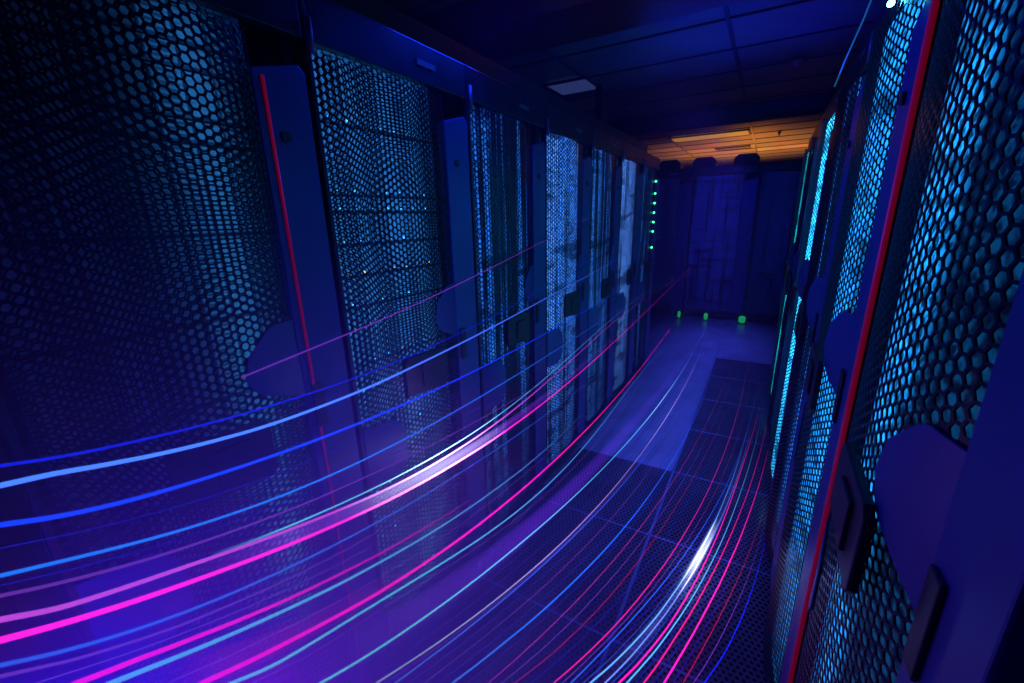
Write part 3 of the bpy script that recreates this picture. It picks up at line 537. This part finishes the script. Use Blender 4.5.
  ["thin dark red strand right of the bright pink one",[[-0.059,1.102,0.08],[-0.044,1.159,0.08],[-0.028,1.22,0.08],[-0.012,1.285,0.08],[0.005,1.354,0.08],[0.022,1.428,0.08],[0.04,1.508,0.08],[0.058,1.594,0.08],[0.077,1.687,0.08],[0.095,1.787,0.08],[0.114,1.897,0.08],[0.132,2.018,0.08],[0.15,2.151,0.08],[0.168,2.298,0.08]],[1.0,1.0,1.0,1.0,1.0,1.0,0.98,0.85,0.71,0.58,0.45,0.32,0.18,0.05],0.0014,[0.275,0.003,0.06]],
  ["thin deep blue strand nearest the foot of the right cabinets",[[-0.002,1.134,0.08],[0.017,1.185,0.08],[0.035,1.238,0.08],[0.052,1.294,0.08],[0.067,1.354,0.08],[0.082,1.417,0.08],[0.096,1.485,0.08],[0.109,1.557,0.08],[0.122,1.634,0.08],[0.134,1.717,0.08],[0.146,1.807,0.08],[0.157,1.903,0.08],[0.169,2.007,0.08],[0.181,2.121,0.08]],[1.0,1.0,1.0,1.0,1.0,1.0,0.98,0.85,0.71,0.58,0.45,0.32,0.18,0.05],0.0018,[0.005,0.009,0.675]],
]
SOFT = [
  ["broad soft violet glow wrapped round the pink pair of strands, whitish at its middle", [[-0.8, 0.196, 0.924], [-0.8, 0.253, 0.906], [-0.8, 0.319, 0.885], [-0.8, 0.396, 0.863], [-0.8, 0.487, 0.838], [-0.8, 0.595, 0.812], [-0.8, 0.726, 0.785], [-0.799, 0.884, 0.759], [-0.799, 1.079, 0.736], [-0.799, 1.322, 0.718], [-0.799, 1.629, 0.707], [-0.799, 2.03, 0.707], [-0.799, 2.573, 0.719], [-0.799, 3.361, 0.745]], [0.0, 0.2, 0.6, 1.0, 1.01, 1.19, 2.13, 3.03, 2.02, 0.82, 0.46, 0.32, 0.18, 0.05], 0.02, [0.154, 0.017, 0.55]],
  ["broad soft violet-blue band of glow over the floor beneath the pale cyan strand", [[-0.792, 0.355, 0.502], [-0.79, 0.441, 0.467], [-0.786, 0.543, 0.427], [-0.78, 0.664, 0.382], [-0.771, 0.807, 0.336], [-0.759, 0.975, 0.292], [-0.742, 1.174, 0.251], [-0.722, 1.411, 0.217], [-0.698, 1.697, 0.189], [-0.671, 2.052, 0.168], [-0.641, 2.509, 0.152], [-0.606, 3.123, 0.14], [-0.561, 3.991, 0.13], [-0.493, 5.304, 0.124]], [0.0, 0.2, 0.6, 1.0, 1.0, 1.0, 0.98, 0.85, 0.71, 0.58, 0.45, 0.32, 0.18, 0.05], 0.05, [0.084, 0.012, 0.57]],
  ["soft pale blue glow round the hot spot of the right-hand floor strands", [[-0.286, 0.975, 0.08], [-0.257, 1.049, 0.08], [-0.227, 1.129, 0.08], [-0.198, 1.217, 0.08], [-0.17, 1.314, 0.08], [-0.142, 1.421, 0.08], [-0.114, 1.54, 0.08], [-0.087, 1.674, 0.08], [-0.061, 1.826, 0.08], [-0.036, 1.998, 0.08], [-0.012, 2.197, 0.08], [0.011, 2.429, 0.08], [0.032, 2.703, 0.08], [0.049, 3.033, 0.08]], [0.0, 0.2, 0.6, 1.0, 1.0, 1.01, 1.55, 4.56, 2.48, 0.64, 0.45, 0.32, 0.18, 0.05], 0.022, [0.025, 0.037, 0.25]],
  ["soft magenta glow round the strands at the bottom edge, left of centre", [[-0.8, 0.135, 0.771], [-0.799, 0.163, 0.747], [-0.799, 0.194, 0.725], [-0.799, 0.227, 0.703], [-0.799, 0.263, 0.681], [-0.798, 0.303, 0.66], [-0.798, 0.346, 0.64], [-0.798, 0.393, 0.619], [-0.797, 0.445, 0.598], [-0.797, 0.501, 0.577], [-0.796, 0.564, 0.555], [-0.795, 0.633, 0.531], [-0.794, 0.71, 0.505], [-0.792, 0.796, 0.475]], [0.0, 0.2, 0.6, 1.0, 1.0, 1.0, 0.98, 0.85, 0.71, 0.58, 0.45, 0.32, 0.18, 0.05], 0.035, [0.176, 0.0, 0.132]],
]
FINE = [
  [[[-0.79,0.05,1.116],[-0.79,0.106,1.094],[-0.79,0.175,1.071],[-0.79,0.261,1.048],[-0.79,0.369,1.026],[-0.79,0.509,1.005],[-0.79,0.694,0.987],[-0.79,0.947,0.973],[-0.79,1.313,0.964],[-0.79,1.887,0.964],[-0.79,2.907,0.98],[-0.79,5.224,1.035]],[1.0,1.0,1.0,1.0,1.0,0.99,0.84,0.68,0.52,0.36,0.21,0.05],0.0011,[0.002,0.004,0.315]],
  [[[-0.8,0.039,1.062],[-0.8,0.094,1.038],[-0.8,0.161,1.012],[-0.8,0.244,0.984],[-0.8,0.348,0.956],[-0.8,0.481,0.929],[-0.8,0.655,0.904],[-0.8,0.89,0.88],[-0.8,1.222,0.857],[-0.8,1.724,0.836],[-0.8,2.569,0.816],[-0.8,4.275,0.796]],[1.0,1.0,1.0,1.0,1.0,0.99,0.84,0.68,0.52,0.36,0.21,0.05],0.0011,[0.002,0.004,0.315]],
  [[[-0.8,0.03,0.924],[-0.8,0.079,0.893],[-0.8,0.138,0.862],[-0.8,0.209,0.831],[-0.8,0.294,0.798],[-0.799,0.399,0.765],[-0.799,0.53,0.73],[-0.799,0.695,0.693],[-0.798,0.91,0.655],[-0.798,1.198,0.615],[-0.797,1.598,0.574],[-0.795,2.182,0.536]],[1.0,1.0,1.0,1.0,1.0,0.99,0.84,0.68,0.52,0.36,0.21,0.05],0.0011,[0.002,0.004,0.315]],
  [[[-0.8,0.048,0.89],[-0.8,0.092,0.866],[-0.8,0.143,0.84],[-0.8,0.202,0.813],[-0.8,0.271,0.784],[-0.799,0.353,0.754],[-0.799,0.451,0.722],[-0.799,0.569,0.689],[-0.798,0.714,0.654],[-0.798,0.894,0.618],[-0.797,1.123,0.581],[-0.796,1.42,0.543]],[1.0,1.0,1.0,1.0,1.0,0.99,0.84,0.68,0.52,0.36,0.21,0.05],0.0011,[0.105,0.017,0.336]],
  [[[-0.8,0.124,0.785],[-0.799,0.187,0.756],[-0.799,0.262,0.722],[-0.799,0.352,0.686],[-0.798,0.462,0.647],[-0.797,0.598,0.605],[-0.796,0.766,0.561],[-0.795,0.981,0.516],[-0.792,1.257,0.473],[-0.79,1.621,0.436],[-0.788,2.112,0.414],[-0.789,2.789,0.423]],[1.0,1.0,1.0,1.0,1.0,0.99,0.84,0.68,0.52,0.36,0.21,0.05],0.0011,[0.002,0.004,0.315]],
  [[[-0.799,0.156,0.746],[-0.799,0.229,0.711],[-0.799,0.318,0.673],[-0.798,0.427,0.631],[-0.797,0.562,0.587],[-0.796,0.73,0.541],[-0.793,0.946,0.494],[-0.791,1.226,0.449],[-0.787,1.598,0.409],[-0.784,2.108,0.381],[-0.784,2.832,0.379],[-0.79,3.896,0.438]],[1.0,1.0,1.0,1.0,1.0,0.99,0.84,0.68,0.52,0.36,0.21,0.05],0.0011,[0.105,0.017,0.336]],
  [[[-0.797,0.269,0.605],[-0.796,0.36,0.558],[-0.795,0.466,0.519],[-0.793,0.594,0.477],[-0.789,0.753,0.427],[-0.782,0.955,0.367],[-0.771,1.211,0.304],[-0.756,1.532,0.249],[-0.74,1.942,0.21],[-0.73,2.488,0.192],[-0.731,3.272,0.193],[-0.729,4.521,0.19]],[1.0,1.0,1.0,1.0,1.0,0.99,0.84,0.68,0.52,0.36,0.21,0.05],0.0011,[0.105,0.017,0.336]],
  [[[-0.796,0.303,0.563],[-0.794,0.4,0.514],[-0.792,0.514,0.472],[-0.789,0.651,0.427],[-0.783,0.822,0.376],[-0.774,1.036,0.318],[-0.759,1.306,0.258],[-0.738,1.644,0.206],[-0.715,2.077,0.169],[-0.696,2.662,0.149],[-0.69,3.518,0.143],[-0.689,4.899,0.143]],[1.0,1.0,1.0,1.0,1.0,0.99,0.84,0.68,0.52,0.36,0.21,0.05],0.0011,[0.002,0.004,0.315]],
  [[[-0.787,0.436,0.404],[-0.78,0.551,0.354],[-0.771,0.687,0.303],[-0.758,0.85,0.255],[-0.739,1.044,0.208],[-0.713,1.277,0.168],[-0.679,1.558,0.135],[-0.637,1.903,0.111],[-0.591,2.343,0.096],[-0.545,2.939,0.088],[-0.51,3.824,0.085],[-0.506,5.33,0.085]],[1.0,1.0,1.0,1.0,1.0,0.99,0.84,0.68,0.52,0.36,0.21,0.05],0.0011,[0.002,0.004,0.315]],
  [[[-0.781,0.475,0.359],[-0.772,0.592,0.309],[-0.76,0.73,0.26],[-0.742,0.892,0.214],[-0.718,1.082,0.174],[-0.686,1.306,0.14],[-0.648,1.572,0.116],[-0.605,1.896,0.1],[-0.56,2.307,0.091],[-0.518,2.862,0.086],[-0.487,3.671,0.083],[-0.481,5.001,0.083]],[1.0,1.0,1.0,1.0,1.0,0.99,0.84,0.68,0.52,0.36,0.21,0.05],0.0011,[0.002,0.004,0.315]],
  [[[-0.741,0.615,0.212],[-0.722,0.733,0.179],[-0.697,0.867,0.15],[-0.666,1.019,0.126],[-0.63,1.192,0.108],[-0.588,1.392,0.096],[-0.545,1.626,0.088],[-0.5,1.91,0.084],[-0.456,2.266,0.082],[-0.415,2.733,0.081],[-0.38,3.382,0.08],[-0.358,4.36,0.08]],[1.0,1.0,1.0,1.0,1.0,0.99,0.84,0.68,0.52,0.36,0.21,0.05],0.0011,[0.002,0.004,0.315]],
  [[[-0.722,0.651,0.179],[-0.698,0.77,0.151],[-0.668,0.904,0.127],[-0.632,1.056,0.109],[-0.591,1.229,0.096],[-0.547,1.428,0.089],[-0.501,1.665,0.084],[-0.456,1.953,0.082],[-0.414,2.318,0.081],[-0.377,2.802,0.08],[-0.349,3.482,0.08],[-0.341,4.523,0.08]],[1.0,1.0,1.0,1.0,1.0,0.99,0.84,0.68,0.52,0.36,0.21,0.05],0.0011,[0.105,0.017,0.336]],
  [[[-0.699,0.686,0.152],[-0.67,0.805,0.128],[-0.634,0.939,0.11],[-0.594,1.089,0.097],[-0.55,1.262,0.089],[-0.503,1.462,0.084],[-0.457,1.701,0.082],[-0.412,1.995,0.081],[-0.371,2.371,0.08],[-0.337,2.872,0.08],[-0.317,3.585,0.08],[-0.323,4.696,0.08]],[1.0,1.0,1.0,1.0,1.0,0.99,0.84,0.68,0.52,0.36,0.21,0.05],0.0011,[0.002,0.004,0.315]],
  [[[-0.641,0.749,0.113],[-0.605,0.866,0.1],[-0.565,0.997,0.091],[-0.521,1.147,0.086],[-0.476,1.32,0.083],[-0.429,1.524,0.081],[-0.383,1.77,0.08],[-0.338,2.074,0.08],[-0.296,2.464,0.08],[-0.26,2.988,0.08],[-0.236,3.735,0.08],[-0.235,4.904,0.08]],[1.0,1.0,1.0,1.0,1.0,0.99,0.84,0.68,0.52,0.36,0.21,0.05],0.0011,[0.002,0.004,0.315]],
  [[[-0.556,0.816,0.09],[-0.515,0.923,0.085],[-0.474,1.043,0.083],[-0.433,1.18,0.081],[-0.392,1.337,0.081],[-0.35,1.521,0.08],[-0.309,1.74,0.08],[-0.268,2.005,0.08],[-0.227,2.336,0.08],[-0.186,2.76,0.08],[-0.144,3.327,0.08],[-0.103,4.125,0.08]],[1.0,1.0,1.0,1.0,1.0,0.99,0.84,0.68,0.52,0.36,0.21,0.05],0.0011,[0.105,0.017,0.336]],
  [[[-0.478,0.866,0.083],[-0.434,0.968,0.081],[-0.391,1.083,0.081],[-0.35,1.212,0.08],[-0.309,1.361,0.08],[-0.27,1.534,0.08],[-0.232,1.739,0.08],[-0.195,1.986,0.08],[-0.159,2.29,0.08],[-0.123,2.674,0.08],[-0.089,3.177,0.08],[-0.056,3.865,0.08]],[1.0,1.0,1.0,1.0,1.0,0.99,0.84,0.68,0.52,0.36,0.21,0.05],0.0011,[0.002,0.004,0.315]],
  [[[-0.39,0.917,0.081],[-0.349,1.023,0.08],[-0.306,1.142,0.08],[-0.263,1.279,0.08],[-0.218,1.435,0.08],[-0.174,1.618,0.08],[-0.13,1.836,0.08],[-0.087,2.099,0.08],[-0.047,2.425,0.08],[-0.01,2.845,0.08],[0.021,3.408,0.08],[0.039,4.21,0.08]],[1.0,1.0,1.0,1.0,1.0,0.99,0.84,0.68,0.52,0.36,0.21,0.05],0.0011,[0.105,0.017,0.336]],
  [[[-0.346,0.926,0.1],[-0.308,1.023,0.1],[-0.268,1.132,0.1],[-0.227,1.255,0.1],[-0.186,1.396,0.1],[-0.144,1.557,0.1],[-0.103,1.745,0.1],[-0.062,1.968,0.1],[-0.023,2.238,0.1],[0.014,2.574,0.1],[0.044,3.005,0.1],[0.067,3.583,0.1]],[1.0,1.0,1.0,1.0,1.0,0.99,0.84,0.68,0.52,0.36,0.21,0.05],0.0011,[0.002,0.004,0.315]],
  [[[-0.328,0.936,0.1],[-0.289,1.027,0.1],[-0.25,1.129,0.1],[-0.211,1.244,0.1],[-0.173,1.374,0.1],[-0.135,1.522,0.1],[-0.099,1.694,0.1],[-0.063,1.896,0.1],[-0.029,2.136,0.1],[0.003,2.428,0.1],[0.031,2.793,0.1],[0.054,3.262,0.1]],[1.0,1.0,1.0,1.0,1.0,0.99,0.84,0.68,0.52,0.36,0.21,0.05],0.0011,[0.008,0.038,0.42]],
  [[[-0.25,0.979,0.1],[-0.214,1.07,0.1],[-0.179,1.17,0.1],[-0.147,1.282,0.1],[-0.115,1.408,0.1],[-0.085,1.552,0.1],[-0.056,1.718,0.1],[-0.028,1.912,0.1],[0.0,2.141,0.1],[0.028,2.416,0.1],[0.055,2.753,0.1],[0.083,3.175,0.1]],[1.0,1.0,1.0,1.0,1.0,0.99,0.84,0.68,0.52,0.36,0.21,0.05],0.0011,[0.008,0.038,0.42]],
  [[[-0.189,1.03,0.08],[-0.158,1.122,0.08],[-0.127,1.224,0.08],[-0.097,1.337,0.08],[-0.067,1.465,0.08],[-0.037,1.61,0.08],[-0.008,1.776,0.08],[0.022,1.969,0.08],[0.051,2.195,0.08],[0.08,2.466,0.08],[0.11,2.796,0.08],[0.139,3.207,0.08]],[1.0,1.0,1.0,1.0,1.0,0.99,0.84,0.68,0.52,0.36,0.21,0.05],0.0011,[0.002,0.004,0.315]],
  [[[-0.137,1.043,0.1],[-0.112,1.13,0.1],[-0.087,1.226,0.1],[-0.061,1.333,0.1],[-0.034,1.452,0.1],[-0.007,1.585,0.1],[0.02,1.737,0.1],[0.048,1.91,0.1],[0.077,2.111,0.1],[0.105,2.348,0.1],[0.134,2.631,0.1],[0.163,2.975,0.1]],[1.0,1.0,1.0,1.0,1.0,0.99,0.84,0.68,0.52,0.36,0.21,0.05],0.0011,[0.002,0.004,0.315]],
  [[[-0.085,1.088,0.08],[-0.065,1.163,0.08],[-0.044,1.246,0.08],[-0.023,1.335,0.08],[-0.0,1.433,0.08],[0.023,1.541,0.08],[0.047,1.66,0.08],[0.071,1.793,0.08],[0.095,1.943,0.08],[0.119,2.112,0.08],[0.144,2.305,0.08],[0.167,2.529,0.08]],[1.0,1.0,1.0,1.0,1.0,0.99,0.84,0.68,0.52,0.36,0.21,0.05],0.0011,[0.002,0.004,0.315]],
  [[[-0.031,1.118,0.08],[-0.01,1.182,0.08],[0.01,1.251,0.08],[0.029,1.324,0.08],[0.048,1.404,0.08],[0.067,1.489,0.08],[0.086,1.582,0.08],[0.104,1.684,0.08],[0.122,1.796,0.08],[0.14,1.919,0.08],[0.157,2.055,0.08],[0.175,2.206,0.08]],[1.0,1.0,1.0,1.0,1.0,0.99,0.84,0.68,0.52,0.36,0.21,0.05],0.0011,[0.105,0.017,0.336]],
  [[[-0.76,0.552,0.278],[-0.745,0.667,0.239],[-0.725,0.8,0.202],[-0.699,0.952,0.171],[-0.666,1.126,0.145],[-0.629,1.327,0.127],[-0.587,1.562,0.115],[-0.544,1.847,0.108],[-0.501,2.204,0.104],[-0.461,2.675,0.102],[-0.427,3.335,0.101],[-0.406,4.34,0.101]],[1.0,1.0,1.0,1.0,1.0,0.99,0.84,0.68,0.52,0.36,0.21,0.05],0.0011,[0.105,0.017,0.336]],
]
gm = bpy.data.materials.new('strand_glow'); gm.use_nodes = True; nt = gm.node_tree; nt.nodes.clear(); L = nt.links.new
o_ = nt.nodes.new('ShaderNodeOutputMaterial'); e_ = nt.nodes.new('ShaderNodeEmission'); tr_ = nt.nodes.new('ShaderNodeBsdfTransparent'); mx_ = nt.nodes.new('ShaderNodeMixShader')
at = nt.nodes.new('ShaderNodeAttribute'); at.attribute_name = 'glow'; lw = nt.nodes.new('ShaderNodeLayerWeight'); lw.inputs[0].default_value = .35
cr = nt.nodes.new('ShaderNodeMapRange'); cr.inputs['From Min'].default_value = .05; cr.inputs['From Max'].default_value = .75; cr.inputs['To Min'].default_value = 0.; cr.inputs['To Max'].default_value = 1.
L(lw.outputs['Facing'], cr.inputs[0]); L(at.outputs['Color'], e_.inputs[0]); e_.inputs[1].default_value = 2.1
L(cr.outputs[0], mx_.inputs[0]); L(e_.outputs[0], mx_.inputs[1]); L(tr_.outputs[0], mx_.inputs[2]); L(mx_.outputs[0], o_.inputs[0])
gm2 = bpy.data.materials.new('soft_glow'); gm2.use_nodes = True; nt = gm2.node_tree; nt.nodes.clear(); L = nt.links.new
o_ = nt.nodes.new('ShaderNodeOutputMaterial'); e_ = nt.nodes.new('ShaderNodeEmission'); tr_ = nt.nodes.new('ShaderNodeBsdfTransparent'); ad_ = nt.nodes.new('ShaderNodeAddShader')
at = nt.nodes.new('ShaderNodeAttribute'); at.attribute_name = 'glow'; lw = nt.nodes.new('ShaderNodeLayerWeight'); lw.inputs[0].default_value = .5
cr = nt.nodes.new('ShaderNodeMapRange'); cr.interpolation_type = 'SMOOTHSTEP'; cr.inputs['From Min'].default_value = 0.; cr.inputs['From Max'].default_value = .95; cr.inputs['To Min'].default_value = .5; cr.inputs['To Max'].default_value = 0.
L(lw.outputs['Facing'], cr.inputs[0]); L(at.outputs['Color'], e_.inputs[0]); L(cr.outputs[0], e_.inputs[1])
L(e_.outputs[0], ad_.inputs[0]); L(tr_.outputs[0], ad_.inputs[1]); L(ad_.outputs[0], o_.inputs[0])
def catmull(P, k=4):
    out = []
    Q = [P[0] * 2 - P[1]] + P + [P[-1] * 2 - P[-2]]
    for i in range(1, len(Q) - 2):
        a, b, c, d = Q[i - 1:i + 3]
        for j in range(k):
            t = j / k; out.append(.5 * ((2 * b) + (c - a) * t + (2 * a - 5 * b + 4 * c - d) * t * t + (3 * b - a - 3 * c + d) * t ** 3))
    out.append(Q[-2]); return out
def strand(label, pts, gl, r, col, group=None, m=None):
    r *= 1.1; P = [Vector(p) for p in pts]; d = (P[0] - P[1]); 
    if 'upper edge of the pink pair' in label: gl[0] = 0.; gl[1] = .4
    elif m: pass
    else: P = [P[0] + d * k for k in (3, 2, 1)] + P; gl = [gl[0]] * 3 + gl
    P4 = catmull([Vector((*p, g)) for p, g in zip(P, gl)])
    n = len(P4); rs = [r * (1 - .45 * i / (n - 1)) for i in range(n)]
    bm = bmesh.new(); rings = tube(bm, [p.to_3d() for p in P4], rs, 8); bm.verts.index_update()
    me = bpy.data.meshes.new('light_strand'); bm.to_mesh(me); bm.free(); me.materials.append(m or gm)
    ca = me.color_attributes.new('glow', 'FLOAT_COLOR', 'POINT')
    for i, v in enumerate(ca.data):
        g = max(P4[i // 8][3], 0)
        v.color = (*[c * g + max(g - 1, 0) * .35 for c in col], 1)
    o = bpy.data.objects.new('light_strand', me); C.objects.link(o); tag(o, label, 'light strand', group); return o
for lab, pts, gl, r, col in STRANDS: strand(lab, pts, gl, r, col)
for pts, gl, r, col in FINE: strand('hair-thin dim light strand among the brighter ones sweeping over the aisle', pts, gl, r, col, 'hair-thin light strands between the bright ones')
for lab, pts, gl, r, col in SOFT: strand(lab, pts, gl, r, col, None, gm2)
# ------------------------------------------------------------------ haze in the aisle
hm = bpy.data.materials.new('haze'); hm.use_nodes = True; nt = hm.node_tree; nt.nodes.clear(); L = nt.links.new
ho = nt.nodes.new('ShaderNodeOutputMaterial'); hv = nt.nodes.new('ShaderNodeVolumeScatter'); hv.inputs['Color'].default_value = (.75, .35, 1, 1)
tc = nt.nodes.new('ShaderNodeTexCoord'); mp = nt.nodes.new('ShaderNodeMapping'); mp.inputs['Location'].default_value = (.8, -.0, -.6); mp.inputs['Scale'].default_value = (1, 1, 1)
ln = nt.nodes.new('ShaderNodeVectorMath'); ln.operation = 'LENGTH'; mr = nt.nodes.new('ShaderNodeMapRange'); mr.interpolation_type = 'SMOOTHSTEP'
mr.inputs['From Min'].default_value = 0.; mr.inputs['From Max'].default_value = 1.1; mr.inputs['To Min'].default_value = 3.8; mr.inputs['To Max'].default_value = .012
L(tc.outputs['Object'], mp.inputs[0]); L(mp.outputs[0], ln.inputs[0]); L(ln.outputs['Value'], mr.inputs[0]); L(mr.outputs[0], hv.inputs['Density'])
L(hv.outputs[0], ho.inputs['Volume'])
hz = make('haze', lambda bm: box(bm, -.872, .13, -1.2, 6.6, .002, 2.2), hm); hz['kind'] = 'stuff'; hz['label'] = 'thin blue haze hanging in the aisle'; hz['category'] = 'haze'
